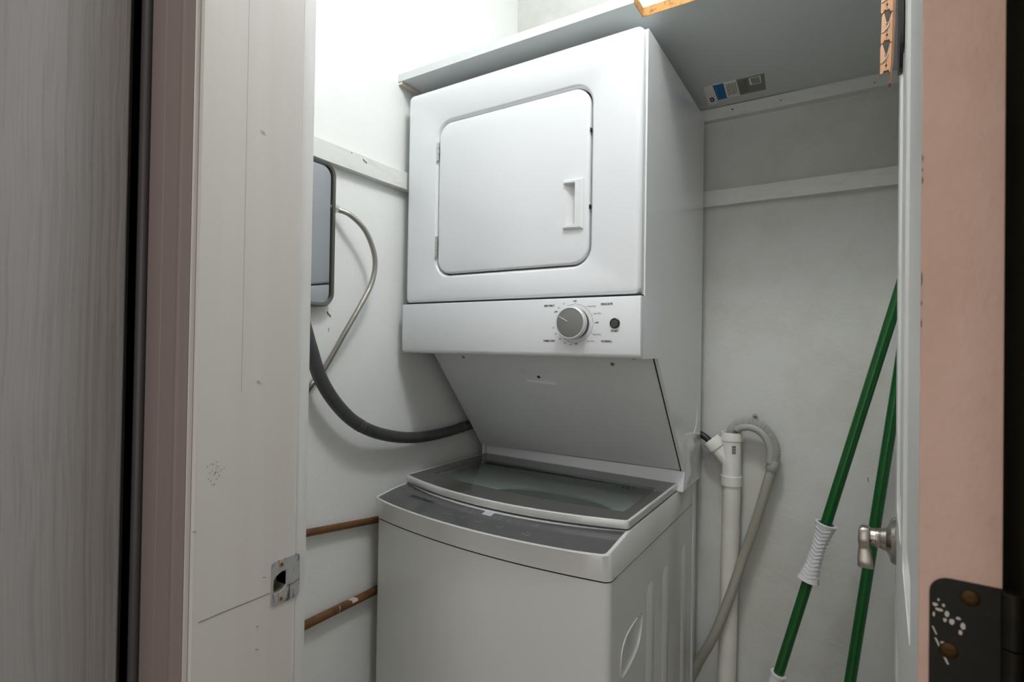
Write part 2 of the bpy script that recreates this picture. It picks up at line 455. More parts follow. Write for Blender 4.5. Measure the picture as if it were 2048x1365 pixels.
# battens, ledger and cleat
def wobble_batten(a0, a1, z0, z1, mpf, n=14, seed=1):
    rnd = random.Random(seed); bm = bmesh.new(); rings = []
    for i in range(n + 1):
        a = a0 + (a1 - a0) * i / n; j = lambda s: rnd.uniform(-s, s)
        rings.append([mpf(a, z0 + j(.0006), 0), mpf(a, z0 + .0015 + j(.0006), 1), mpf(a, z1 - .002 + j(.0008), 1), mpf(a, z1 + j(.0012), .9), mpf(a, z1 + j(.001), 0)])
    return loft(rings, True, True, True, bm)
t6 = struct(obj('trim_6', wobble_batten(-.54, BY, 1.592, 1.636, lambda a, z, t: (WX + .019 * t, a, z), seed=2), M['batten'], smooth=False), 'white painted batten along the left wall')
t7 = struct(obj('trim_7', wobble_batten(WX, 1.14, 1.592, 1.637, lambda a, z, t: (a, BY - .019 * t, z), seed=4), M['batten'], smooth=False), 'white painted batten along the back wall')
t8 = struct(obj('trim_8', wobble_batten(WX, 1.14, 1.8255, 1.8595, lambda a, z, t: (a, BY - .02 * t, z), seed=5), M['batten'], smooth=False), 'ledger under the shelf on the back wall')
struct(obj('trim_9', box(WX, WX + .012, -.004, BY - .02, 1.8535, 1.8595), M['cleat'], smooth=False), 'cream cleat under the shelf on the left wall')
for (x, z, r) in ((.6585, 1.8445, .0022), (.7741, 1.8418, .0016), (.9709, 1.838, .0014)):
    obj('screw_hole', lathe([(0, r), (.0004, r)], (x, BY - .0199, z), (0, -1, 0), 12), M['gap'], t8)
strip_on(YZ(WX + .019), [(-.132, 1.626), (-.127, 1.623), (-.120, 1.6205)], .0032, .0004, M['chip'], t6, 'paint_chip')
strip_on(YZ(WX + .019), [(-.166, 1.631), (-.163, 1.630)], .002, .0004, M['scuff'], t6, 'paint_chip')
# dings of the plaster
wl = bpy.data.objects['wall_left']; wb = bpy.data.objects['wall_back']
strip_on(YZ(WX), [(-.207, 1.276), (-.204, 1.270), (-.200, 1.269), (-.198, 1.265)], .0032, .0006, M['chip'], wl, 'plaster_chip')
strip_on(YZ(WX), [(-.2024, 1.241), (-.2022, 1.233)], .0012, .0005, M['scuff'], wl, 'plaster_chip')
strip_on(XZ(BY), [(.966, .911), (.9655, .905), (.967, .900)], .0016, -.0005, M['pencil'], wb, 'plaster_chip')
for pts in ([(.70, 1.036), (.706, 1.043), (.712, 1.045)], [(.735, 1.032), (.744, 1.03), (.752, 1.033)], [(.66, 1.085), (.675, 1.088), (.70, 1.082)]):
    strip_on(XZ(BY), pts, .0022, -.0008, M['plaster_back'], wb, 'plaster_patch')

# ------------------------------------------------------------------ open door (door_1)
hx, hy = .960, -.590
dang = -math.atan2(.028, .64)              # leaf direction is +y turned slightly towards +x
D1 = struct(empty('door_1', (hx, hy, 0), dang), 'white panelled door standing open at the right')
DM = D1.matrix_world
DL, DT, DH = .632, .036, 2.04              # local: y along the leaf, x thickness to the right
def dobj(name, bm, m, parent=None, smooth=True):
    bmesh.ops.recalc_face_normals(bm, faces=bm.faces[:])
    bm.transform(DM)
    return obj(name, bm, m, parent or D1, smooth, recalc=False)
# leaf: face skin with sunk panel fields (two columns of three), body and pink hinge edge
fields = []
for (a, b) in ((.100, .282), (.350, .532)):
    for (z0, z1) in ((.16, .84), (.99, 1.60), (1.70, 1.93)):
        fields.append((a, b, z0, z1))
bm = plate([[(.0015, .008), (DL, .008), (DL, DH), (.0015, DH)]] + [rrect(a, b, z0, z1, .012, 3) for a, b, z0, z1 in fields], YZ(0), .010)
dobj('face_skin', bm, M['door'])
for a, b, z0, z1 in fields:
    R0 = rrect(a, b, z0, z1, .012, 3); R1 = rrect(a + .010, b - .010, z0 + .010, z1 - .010, .008, 3)
    R2 = rrect(a + .028, b - .028, z0 + .028, z1 - .028, .004, 3)
    bm = loft([[(.0005, y, z) for y, z in R0], [(.0075, y, z) for y, z in R1], [(.0025, y, z) for y, z in R2]], True, False, False)
    v = [bm.verts.new((.0025, y, z)) for y, z in R2]; bm.faces.new(v)
    dobj('raised_panel', bm, M['door'])
dobj('door_core', box(.0101, DT, .0015, DL, .008, DH), M['door'], smooth=False)
pe = dobj('hinge_edge', box(0, DT, -.0005, .0014, .008, DH, .0006), M['pink'], smooth=False); pe['label'] = 'stippled pink painted door edge'
for (z0, z1) in ((1.3045, 1.3090), (1.3115, 1.3140), (1.3175, 1.3215), (1.2215, 1.2265), (1.2340, 1.2375), (1.2455, 1.2540)):
    dobj('paint_chip', plate([[(.0001, z0), (.0006, z0 + .0010), (.0008, (z0 + z1) / 2), (.0005, z1 - .0006), (.0001, z1)]], XZ(-.0005), -.0003), M['chip'], smooth=False)
# butt hinge on the edge
hz0, hz1 = .992, 1.0815
leafp = fillet([(.0050, hz0), (.0365, hz0), (.0365, hz1), (.0050, hz1)], [.007, 0, 0, .009], 6)
hin = dobj('hinge', plate([leafp], XZ(-.0006), -.0016), M['hinge'], smooth=False); hin['label'] = 'blackened butt hinge with paint flecks'
for k in range(3):
    a = hz0 + (hz1 - hz0) * k / 3 + .0004; b = hz0 + (hz1 - hz0) * (k + 1) / 3 - .0004
    dobj('knuckle', lathe([(0, .0040), (.0005, .0045), (b - a - .0005, .0045), (b - a, .0040)], (.0395, -.0035, a), (0, 0, 1), 18), M['hinge'], hin)
for (x, z) in ((.0225, 1.0735), (.0135, 1.0420), (.0225, 1.009)):
    dobj('screw', lathe([(0, .0046), (.0006, .0044), (.0012, .0028), (.0009, .0004)], (x, -.0021, z), (0, -1, 0), 16), M['brass_dark'], hin)
random.seed(11)
fl = [(.0075, 1.066, .003, .0016), (.0095, 1.0635, .0035, .0018), (.0112, 1.0665, .0015, .0015), (.0125, 1.062, .002, .003), (.0148, 1.0585, .002, .003), (.0175, 1.061, .0028, .0014),
      (.0195, 1.0575, .0028, .003), (.0185, 1.0535, .0022, .0024), (.0070, 1.0605, .0012, .0022), (.0118, 1.0585, .0016, .002), (.0090, 1.0690, .0012, .0012), (.0108, 1.0455, .0018, .0016)]
fm = bmesh.new()
for (x, z, w, h) in fl:
    p = [(x + w * .6 * math.cos(k * math.pi / 3 + .5) * random.uniform(.6, 1.1), z - (x - .012) * .0 + h * .7 * math.sin(k * math.pi / 3 + .5) * random.uniform(.6, 1.1)) for k in range(6)]
    plate([p], XZ(-.0022), -.0003, fm)
plate([[(.0060, 1.0535), (.0068, 1.0535), (.0085, 1.0495), (.0079, 1.0493)]], XZ(-.0022), -.0003, fm)
plate([[(.0072, 1.0475), (.0082, 1.0472), (.0138, 1.0345), (.0128, 1.0345)]], XZ(-.0022), -.0003, fm)
fo = dobj('paint_fleck', fm, M['fleck'], hin, smooth=False); fo['kind'] = 'stuff'; fo['label'] = 'white paint flecks'
# lever set: rose, neck, lever (leaf local x is negative on the visible face)
ly, lz = .574, .9335
lev = dobj('lever_handle', lathe([(0, .033), (.002, .0335), (.006, .031), (.009, .021), (.012, .0165), (.018, .0150), (.0185, .0148)], (0, ly, lz), (-1, 0, 0), 32), M['nickel']); lev['label'] = 'satin nickel lever handle'
dobj('neck', lathe([(.0182, .0138), (.019, .0142), (.024, .0142), (.0245, .0128), (.040, .0125), (.0415, .0115)], (0, ly, lz), (-1, 0, 0), 28), M['nickel'], lev)
dobj('set_screw', lathe([(0, .0018), (.0006, .0018)], (-.031, ly - .0124, lz - .003), (0, -1, -.2), 10), M['gap'], lev)
# lever blade, drooping from the neck end and flaring
bl = []
for t, z, w, x, d in ((0, .0140, .0095, -.0385, .0085), (.08, .0115, .0130, -.0400, .0095), (.35, -.004, .0135, -.0405, .0090), (.48, -.0120, .0125, -.0402, .0060), (.52, -.0140, .0120, -.0400, .0050), (.6, -.019, .0145, -.0398, .0045), (.8, -.030, .0165, -.0395, .0042), (.95, -.0405, .0175, -.0390, .0040), (1, -.0430, .0160, -.0382, .0025)):
    ring = fillet([(x - w * .42, -d), (x + w * .72, -d), (x + w * .72, d), (x - w * .42, d)], .0028, 3)
    bl.append([(a, ly - .002 - t * .012 + b, lz + z) for a, b in ring])
dobj('lever_blade', loft(bl, True, True, True), M['nickel'], lev)

# over-door strap on the leaf and the hanging lath with clothes pegs
hs = empty('over_door_hook', tuple(DM @ Vector((-.003, .33, 2.04))), dang)
def hobj(name, bm, m, parent, smooth=True):
    bm.transform(DM); return obj(name, bm, m, parent, smooth)
st = fillet([(.335, 1.514), (.470, 1.568), (.470, 2.0435), (.335, 2.0435)], [.03, .03, 0, 0], 6)
hobj('strap', plate([st], YZ(-.0012), -.0034), M['strap'], hs, smooth=False)
hobj('top_bend', box(-.0046, .040, .335, .470, 2.0405, 2.0435), M['strap'], hs, smooth=False)
hobj('back_tab', box(.0375, .0400, .335, .470, 1.96, 2.0430), M['strap'], hs, smooth=False)
tag(hs, 'black flat hanger panel hooked over the top of the open door', 'hook')

la = empty('hanging_lath', (.9765, 0, 1.607))
lw = [(-.010, 0), (.010, 0)]
rings = []
for z, w, x, t in ((1.6065, .003, .9735, .0010), (1.6085, .0055, .9738, .0013), (1.640, .0085, .9762, .0014), (1.70, .010, .9780, .0015), (1.80, .010, .9792, .0015), (2.02, .010, .9805, .0015)):
    rings.append([(x - t, -w, z), (x + t, -w, z), (x + t, w, z), (x - t, w, z)])
obj('lath_strip', loft(rings, True, True, True), M['lath'], la)
obj('wire_hook', tube(catmull([(.979, .0, 2.00), (.9795, .0, 2.035), (.984, .0, 2.0475), (1.000, .0, 2.0490), (1.022, .0, 2.0465), (1.0270, .0, 2.02)], 6), .0014, 8), M['steel'], la)
tag(la, 'thin reddish wooden lath hanging beside the open door, pegs clipped along it', 'lath')

def half_peg(s):
    p = [(s * .0064, .0225), (s * .0046, .0228), (s * .0012, .0085), (s * .0003, .0035), (s * .0010, .0020), (s * .0003, .0005), (s * .0003, -.0085), (s * .0016, -.0105), (s * .0003, -.0125),
         (s * .0003, -.0185), (s * .0028, -.0172), (s * .0040, -.0205), (s * .0062, -.0225), (s * .0074, -.0200), (s * .0074, .0180)]
    return plate([p], XZ(-.003), .006)
peg0 = empty('clothespin', (0, 0, 0))
for s in (-1, 1): obj('jaw', half_peg(s), M['pin'], peg0, smooth=False)
coil = [(.0000 + .0021 * math.cos(a), -.0036 + .0072 * k / 40, .0055 + .0021 * math.sin(a)) for k, a in ((k, k * .62) for k in range(41))]
sb = tube(coil, .0006, 6)
tube([(.0019, -.0036, .0062), (.0005, -.0039, .001), (-.0045, -.0039, -.0050), (-.0068, -.0034, -.0062), (-.0076, -.0010, -.0064)], .0006, 6, True, sb)
tube([(-.0019, .0036, .0062), (-.0005, .0039, .001), (.0045, .0039, -.0050), (.0068, .0034, -.0062), (.0076, .0010, -.0064)], .0006, 6, True, sb)
obj('spring', sb, mat('spring wire', (128, 128, 126), .45, .8), peg0)
pegs = [(.9694, 1.6475, 'lowest wooden clothespin on the lath, at its tip', 0.0), (.9705, 1.6935, 'middle wooden clothespin on the lath between two others', .03), (.9702, 1.7395, 'topmost wooden clothespin on the lath, cut by the frame top', .02)]
for i, (x, z, lab, tilt) in enumerate(pegs):
    if i == 0: r = peg0
    else:
        r = peg0.copy(); COL.objects.link(r)
        for ch in list(peg0.children):
            c = ch.copy(); COL.objects.link(c); c.parent = r; c.matrix_parent_inverse = ch.matrix_parent_inverse.copy()
    r.location = (x - .0004, -.0005, z); r.rotation_euler = (0, tilt, 0)
    tag(r, lab, 'clothespin', 'clothespins clipped on the lath')

# ------------------------------------------------------------------ shelf above the dryer
SH = empty('closet_shelf', (.5, .3, 1.86))
tag(SH, 'white melamine shelf above the dryer with a notched chipboard corner', 'shelf')
SZ, ST = 1.86, .0185
xn, yf, yn = .5755, -.006, .0475
bm = plate([[(WX, yf), (xn, yf), (xn, yn), (1.14, yn), (1.14, BY), (WX, BY)]], XY(SZ), ST)
obj('board', bm, M['shelf'], SH, smooth=False)
bm = plate([[(xn + .0002, yf + .001), (xn + .0012, yf + .001), (xn + .0012, yn - .0012), (1.139, yn - .0012), (1.139, yn - .0002), (xn + .0002, yn - .0002)]], XY(SZ + .0004), ST - .0008)
o = obj('raw_edge', bm, M['chipboard'], SH, smooth=False); o['label'] = 'raw yellow chipboard edge of the notch'
# product label stuck under the shelf
sk = obj('label_sticker', plate([[(.6122, .4010), (.6345, .3975), (.7515, .3985), (.7445, .4875), (.6285, .4875), (.6245, .5080), (.6015, .5130)]], XY(SZ - .0003), -.0003), M['st_white'], SH, smooth=False)
sk['label'] = 'torn blue and grey product label'
def stk(name, poly, m, lift=.0006): return obj(name, plate([poly], XY(SZ - lift), -.0002), m, sk, smooth=False)
stk('blue_block', [(.6342, .4010), (.6592, .4010), (.6527, .4880), (.6300, .4880)], M['st_blue'])
stk('pale_stripe', [(.6378, .4070), (.6396, .4070), (.6345, .4820), (.6327, .4820)], M['st_blue2'], .0009)
stk('logo_mark', fillet([(.6130, .4680), (.6215, .4640), (.6235, .4790), (.6190, .4930), (.6120, .4900)], .002, 3), M['st_navy'])
stk('logo_eye', fillet([(.6155, .4740), (.6195, .4740), (.6190, .4830), (.6155, .4820)], .001, 2), M['st_white'], .0009)
for k in range(7):
    x = .6640 + k * .0034
    stk('text_line', [(x, .4080 + (k % 2) * .003), (x + .0013, .4080 + (k % 2) * .003), (x - .0045, .4790 - (k % 3) * .003), (x - .0058, .4790 - (k % 3) * .003)], M['st_ink'])
stk('grey_block', [(.6889, .3988), (.7513, .3988), (.7444, .4872), (.6840, .4872)], M['st_grey'])
stk('barcode_frame', [(.7160, .4050), (.7420, .4050), (.7395, .4440), (.7138, .4440)], M['st_white'], .0009)
for k in range(9):
    y = .409 + k * .0036
    stk('barcode_bar', [(.7190, y), (.7385, y), (.7384, y + .0018), (.7189, y + .0018)], M['st_ink'], .0012)
for k in range(5):
    x = .6945 + k * .0036
    stk('text_line', [(x, .4080), (x + .0012, .4080), (x - .0040, .4790), (x - .0052, .4790)], M['st_ink'], .0009)

# ================================================================== STACKED WASHER AND DRYER
LA = empty('stacked_washer_dryer', (.3, .2, 0))
tag(LA, 'tall white stacked laundry machine, dryer above a glass-lidded top-loading washer', 'washer dryer')
WD, TOP, DB = .597, 1.82, .485
Z1, Z2 = 1.3067, 1.1872
def P(name, bm, m, parent=LA, smooth=True): return obj(name, bm, m, parent, smooth)
# dryer front panel: face with pressed door recess, rolled outer edges
dx0, dx1, dz0, dz1, dr = .1005, .4865, 1.3740, 1.7288, .036
WF = WD - .0035
zt, zb = TOP, Z1 + .0022
F0 = rrect(0, WF, zb, zt, .006, 5)
def ring(o, y, n_like=None):
    return [(a, y, b) for a, b in o]
bm = bmesh.new()
outer_face = rrect(.011, WF - .011, zb + .008, zt - .011, .006, 5)
rec = rrect(dx0 - .010, dx1 + .010, dz0 - .010, dz1 + .010, dr + .009, 9)
plate([outer_face, rec], XZ(0), 0, bm)
# rolled edge
prev = outer_face; rr = []
for k in range(6):
    q = k / 5 * math.pi / 2; off = .011 * (1 - math.sin(q))
    offb = .008 * (1 - math.sin(q))
    rr.append([(a, .011 * (1 - math.cos(q)), b) for a, b in rrect(off, WF - off, zb + offb, zt - off, .006 + .008 * math.sin(q), 5)])
rr.append([(a, .020, b) for a, b in rrect(0, WF, zb, zt, .014, 5)])
loft(rr, True, False, False, bm)
# recess bevel down to the gap
rec2 = rrect(dx0 - .0075, dx1 + .0075, dz0 - .0075, dz1 + .0075, dr + .007, 9)
rec3 = rrect(dx0 - .0028, dx1 + .0028, dz0 - .0028, dz1 + .0028, dr + .002, 9)
loft([ring(rec, 0), ring(rec2, .0012), ring(rec3, .0075), ring(rec3, .020)], True, False, False, bm)
bmesh.ops.remove_doubles(bm, verts=bm.verts[:], dist=1e-6)
P('front_panel', bm, M['enamel'])
P('door_gap_liner', plate([rrect(dx0 - .012, dx1 + .012, dz0 - .012, dz1 + .012, .03, 6)], XZ(.0195), .003), M['gap'], smooth=False)
# dryer door with pocket for the pull
hx0, hx1, hz0_, hz1_ = .4360, .4572, 1.4550, 1.5362
def inner(o, y0=0): return [(a, y0, b) for a, b in o]
dd = bmesh.new()
dface = rrect(dx0 + .005, dx1 - .005, dz0 + .005, dz1 - .005, dr - .005, 9)
pocket = rrect(hx0, hx1, hz0_, hz1_, .001, 2)
plate([dface, pocket], XZ(.0005), 0, dd)
er = []
for k in range(6):
    q = k / 5 * math.pi / 2; off = .005 * (1 - math.sin(q))
    er.append([(a, .0005 + .005 * (1 - math.cos(q)), b) for a, b in rrect(dx0 + off, dx1 - off, dz0 + off, dz1 - off, dr - off, 9)])
er.append([(a, .018, b) for a, b in rrect(dx0, dx1, dz0, dz1, dr, 9)])
loft(er, True, False, False, dd)
bmesh.ops.remove_doubles(dd, verts=dd.verts[:], dist=1e-6)
door = P('dryer_door', dd, M['enamel'])
pk = bmesh.new()
v = lambda x, y, z: pk.verts.new((x, y, z))
a0, a1, b0, b1 = v(hx0 - .001, .0004, hz0_ - .001), v(hx0 - .001, .0004, hz1_ + .001), v(hx1 + .001, .017, hz0_ - .001), v(hx1 + .001, .017, hz1_ + .001)
c0, c1 = v(hx1 + .001, .0004, hz0_ - .001), v(hx1 + .001, .0004, hz1_ + .001)
pk.faces.new([a0, b0, b1, a1]); pk.faces.new([a0, c0, b0]); pk.faces.new([a1, b1, c1]); pk.faces.new([b0, c0, c1, b1])
# raised C-shaped lip round the pocket
cl = [(.4318, 1.5455), (.4318, 1.5385), (.4572, 1.5368), (.4572, 1.4545), (.4318, 1.4530), (.4318, 1.4455), (.4756, 1.4440), (.4756, 1.5450)]
ci = [(.4335, 1.5430), (.4335, 1.5390), (.4585, 1.5380), (.4585, 1.4535), (.4335, 1.4520), (.4335, 1.4485), (.4705, 1.4475), (.4705, 1.5420)]
loft([[(a, .0006, b) for a, b in cl], [(a, -.0020, b) for a, b in cl], [(a, -.0055, b) for a, b in ci]], True, False, False, pk)
plate([ci], XZ(-.0055), 0, pk)
P('door_handle', pk, M['plastic'], door, smooth=False)
for (z0, z1) in ((1.6430, 1.6875), (1.4145, 1.4645)):
    n = 3; hb = bmesh.new()
    for k in range(n):
        a = z0 + (z1 - z0) * k / n; b = z0 + (z1 - z0) * (k + 1) / n - .0006
        lathe([(0, .0024), (.0004, .0028), (b - a - .0004, .0028), (b - a, .0024)], (.0985, -.0005, a), (0, 0, 1), 12, hb)
    box(.0925, .1000, .0006, .0016, z0, z1, bm=hb)
    P('hinge', hb, M['chrome'], door)
for z in (1.640, 1.487):
    P('door_catch', box(.4868, .4888, .0010, .008, z - .004, z + .004, .0005), M['gap'], door, smooth=False)

# side sheets with the sloped mouth, top, back, slanted panel
YS0, YS1, ZS = .1065, .3330, .9135
prof = [(.0205, TOP - .0005), (DB, TOP - .0005), (DB, .8700), (YS1, .8700), (YS1, ZS), (YS0, Z2 + .0003), (.0205, Z2 + .0003)]
for s in (0, 1):
    x = .0006 if s == 0 else WD - .0086
    prof_ = prof if s else [(y + (.006 if (k in (3, 4, 5)) else 0), z) for k, (y, z) in enumerate(prof)]
    o = P('side_panel', plate([fillet(prof_, [.003, .003, 0, 0, .004, .003, 0], 3)], YZ(x), .008), M['enamel_side'])
P('top_panel', box(.0085, WD - .0085, .020, DB, TOP - .004, TOP - .001), M['enamel'], smooth=False)
P('back_panel', box(.0085, WD - .0085, DB - .004, DB, .87, TOP - .005), M['enamel'], smooth=False)
sl = bmesh.new()
nrm = Vector((0, -(Z2 - ZS), -(YS1 - YS0))).normalized()
inset = .0035
q = lambda x, t, d=inset: Vector((x, YS0 + (YS1 - YS0) * t, Z2 + (ZS - Z2) * t)) - nrm * d
# pressed trapezoid hatch in the panel: (x, t) outline
tz = [(.2500, .135), (.2540, .250), (.3330, .268), (.3360, .142)]
for (d0, poly) in ((inset, None),):
    outer = [(.0002, 0.0), (WD - .0100, 0.0), (WD - .0100, 1.0), (.0002, 1.0)]
    loops = [outer, fillet(tz, .006, 4)]
    tr = tessellate_polygon([[Vector((p[0], p[1], 0)) for p in l] for l in loops]); flat = loops[0] + loops[1]
    V = [sl.verts.new(q(*p)) for p in flat]
    for t in tr: sl.faces.new([V[i] for i in t])
    k0 = len(loops[0]); c = (sum(p[0] for p in tz) / 4, sum(p[1] for p in tz) / 4)
    V2 = [sl.verts.new(q(c[0] + (p[0] - c[0]) * .93, c[1] + (p[1] - c[1]) * .88, inset + .0045)) for p in loops[1]]
    for i in range(len(V2)):
        j = (i + 1) % len(V2); sl.faces.new([V[k0 + i], V[k0 + j], V2[j], V2[i]])
    sl.faces.new(V2)
slp = P('slanted_panel', sl, M['grey_panel'])
P('panel_seam', loft([[q(WD - .0112, 0, -.0004), q(WD - .0084, 0, -.0004)], [q(WD - .0112, 1, -.0004), q(WD - .0084, 1, -.0004)]], False), M['gap'], slp, smooth=False)
bkp = fillet([(.3010, 1.0050), (.3900, 1.0020), (.4800, .9900), (.4800, .8720), (.3360, .8720), (.3345, .9150), (.3130, .9420)], [.004, .02, .004, .004, .004, .01, .01], 4)
cxb = (.40, .93)
P('side_bracket', loft([[(WD - .0006, a, b) for a, b in bkp], [(WD + .0014, cxb[0] + (a - cxb[0]) * .93, cxb[1] + (b - cxb[1]) * .93) for a, b in bkp]], True, False, True), M['enamel_side'])
def screw_at(pt, axis, r, parent, m=M['steel'], name='screw'):
    return P(name, lathe([(0, r), (.0009, r), (.0018, r * .62), (.0013, r * .25)], pt, axis, 14), m, parent)
screw_at(q(.093, .042), nrm, .0044, slp); screw_at(q(.4922, .062), nrm, .0046, slp); screw_at(q(.2895, .212, inset + .0045), nrm, .0042, slp, M['print'])
P('mouth_shadow_seam', box(WD - .0101, WD - .0086, .335, .337, .87, .913), M['gap'], smooth=False)
P('base_strip', loft([[(.0, YS1 + .0205, .8700), (WD, YS1 - .0185, .8700)], [(.0, YS1 + .0205, .9125), (WD, YS1 - .0055, .9140)], [(.0, YS1 + .026, .9145), (WD, YS1 - .000, .9150)]], False), M['enamel'])
arc = catmull([(WD - .0004, .4070, 1.0960), (WD - .0002, .4230, 1.0880), (WD - .0002, .4400, 1.0640), (WD - .0002, .4460, 1.0390), (WD - .0002, .4350, 1.0130), (WD - .0004, .4120, .9940)], 6)
P('embossed_arc', tube(arc, .0011, 8), M['enamel'])

# console with dial
cz0, cz1 = Z2, Z1 - .0010
cb = bmesh.new()
cyf = -.0060
prof = [(.105, cz0), (.008, cz0)]
for k in range(1, 7):
    a = math.pi / 2 * k / 6; prof.append((.008 - .013 * math.sin(a), cz0 + .010 * (1 - math.cos(a))))
prof += [(cyf, cz0 + .030), (cyf, cz1 - .0030), (cyf + .0010, cz1 - .0008), (cyf + .0030, cz1), (.105, cz1)]
rings = []
for (x, k) in ((-.0030, .003), (-.0022, .0012), (-.0005, 0), (WD - .0005, 0), (WD + .0002, .0012), (WD + .0006, .003)):
    rings.append([(x, y + (k if y < .02 else 0), z) for y, z in prof])
loft(rings, True, True, True, cb)
con = P('console', cb, M['enamel'])
P('console_gap', box(.002, WD - .003, .004, .030, cz1, zb + .0005), M['gap'], smooth=False)
for p in ((.028, .022, cz0), (.5780, .0135, cz0)): screw_at((p[0], p[1], p[2] + .0003), (0, 0, -1), .0042, con)
kx, kz = .4635, 1.2548
yk = cyf
kn = P('dial_knob', lathe([(0, .0300), (.001, .0305), (.012, .0300), (.014, .0290)], (kx, yk, kz), (0, -1, 0), 40), M['knob_dark'])
P('chrome_ring', lathe([(.012, .0312), (.0135, .0322), (.0235, .0318), (.0250, .0300), (.0246, .0286)], (kx, yk, kz), (0, -1, 0), 44, cap=False), M['silver'], kn)
P('knob_face', lathe([(.0200, .0290), (.0238, .0288), (.0244, .0270), (.0246, .002)], (kx, yk, kz), (0, -1, 0), 44), M['knob'], kn)
ang = math.radians(151)
pp = [(kx + r * math.cos(ang) + s * math.sin(ang) * .0009, kz + r * math.sin(ang) - s * math.cos(ang) * .0009) for r, s in ((.0265, -1), (.0265, 1), (.0060, 1), (.0060, -1))]
P('pointer', plate([pp], XZ(yk - .0245), -.0009), M['silver'], kn, smooth=False)
sb_ = P('start_button', lathe([(0, .0100), (.0020, .0100), (.0030, .0088), (.0022, .0074)], (.5470, yk, 1.2543), (0, -1, 0), 28), M['knob_dark'])
P('button_face', lathe([(.0012, .0073), (.0024, .0070), (.0026, .004)], (.5470, yk, 1.2543), (0, -1, 0), 24), mat('start button face', (74, 72, 66), .35), sb_)
TX = lambda s, size, x, z, b=.00012: text(s, size, (x, yk - .00035, z), (1, 0, 0), (0, 0, 1), M['print'], con, bold=b)
cap = .0054
for s, x, z in (('AIR ONLY', .4052, 1.2913), ('TIMED DRY', .4056, 1.2193), ('DELICATE', .5300, 1.2915), ('NORMAL', .5305, 1.2195), ('START', .5472, 1.2392)):
    TX(s, cap, x, z, .00022)
for s, x, z in (('OFF', .4625, 1.2990), ('OFF', .5097, 1.2556), ('OFF', .4662, 1.2141), ('OFF', .4205, 1.2785)): TX(s, .0044, x, z, .00016)
for s, x, z in (('Very Dry', .4991, 1.2880), ('Less Dry', .5108, 1.2737), ('Very Dry', .5101, 1.2328), ('Less Dry', .4973, 1.2197), ('10', .4382, 1.2943), ('20', .4268, 1.2862), ('20', .4153, 1.2462), ('30', .4204, 1.2341), ('40', .4307, 1.2235), ('50', .4419, 1.2160), ('60', .4545, 1.2127)):
    TX(s, .0046, x, z, .00002)
ar = bmesh.new(); RA = .0385
def arcband(d0, d1):
    n = max(3, int(abs(d1 - d0) / 5))
    o_ = [(kx + RA * math.cos(math.radians(d0 + (d1 - d0) * k / n)), kz + RA * math.sin(math.radians(d0 + (d1 - d0) * k / n))) for k in range(n + 1)]
    for (a, b), (c, d) in zip(o_, o_[1:]):
        s = 1 - .0005 / RA
        plate([[(a, b), (c, d), (kx + (c - kx) * s, kz + (d - kz) * s), (kx + (a - kx) * s, kz + (b - kz) * s)]], XZ(yk - .0002), 0, ar)
for a, b in ((86, 4), (-6, -84), (114, 94), (-94, -128)): arcband(a, b)
for d, l in ((90, .003), (0, .003), (-88, .003)):
    c, s = math.cos(math.radians(d)), math.sin(math.radians(d))
    plate([[(kx + RA * c - s * .0003, kz + RA * s + c * .0003), (kx + (RA + l) * c - s * .0003, kz + (RA + l) * s + c * .0003), (kx + (RA + l) * c + s * .0003, kz + (RA + l) * s - c * .0003), (kx + RA * c + s * .0003, kz + RA * s - c * .0003)]], XZ(yk - .0002), 0, ar)
for d in (115, 55, 24, -28, -52, -126, -112, -98):
    plate([circ(kx + (RA + .0015) * math.cos(math.radians(d)), kz + (RA + .0015) * math.sin(math.radians(d)), .0006, 8)], XZ(yk - .0002), 0, ar)
P('dial_scale', ar, M['print'], con, smooth=False)

# ------------------------------------------------------------------ washer (plan is skewed a touch against the dryer)
XL, XR, XC = .001, .585, .293
SK = .045
sh = lambda x, y: y - SK * (x - XC)
U = lambda x: (x - XC) / .292
fb = lambda x: -.096 - .030 * (1 - U(x) ** 2)        # body front
fr = lambda x: -.104 - .038 * (1 - U(x) ** 2)        # rim front
fp = lambda x: .005 - .064 * (1 - U(x) ** 2)         # control panel back edge
flid = lambda x: -.002 - .053 * (1 - U(x) ** 2)      # lid front edge
def outline(f, i=0, yb=.472, r=.018, n=18, xl=XL, xr=XR, iy=None, sides=False):
    """open polyline: left back -> left front corner -> bowed front -> right front corner -> right back"""
    iy = i if iy is None else iy
    xs = [xl + i + (xr - xl - 2 * i) * k / n for k in range(n + 1)]
    L = [(xl + i, yb)] + ([(xl + i, .02), (xl + i, .003), (xl + i, -.03)] if sides else [])
    R_ = ([(xr - i, -.03), (xr - i, .003), (xr - i, .02)] if sides else []) + [(xr - i, yb)]
    poly = L + [(x, f(x) + iy) for x in xs] + R_
    rad = [0] * len(poly); rad[len(L)] = rad[-1 - len(R_)] = max(r - i, .003)
    out = fillet(poly, rad, 6)
    return [(x, sh(x, y)) for x, y in out]
ZB = .8065
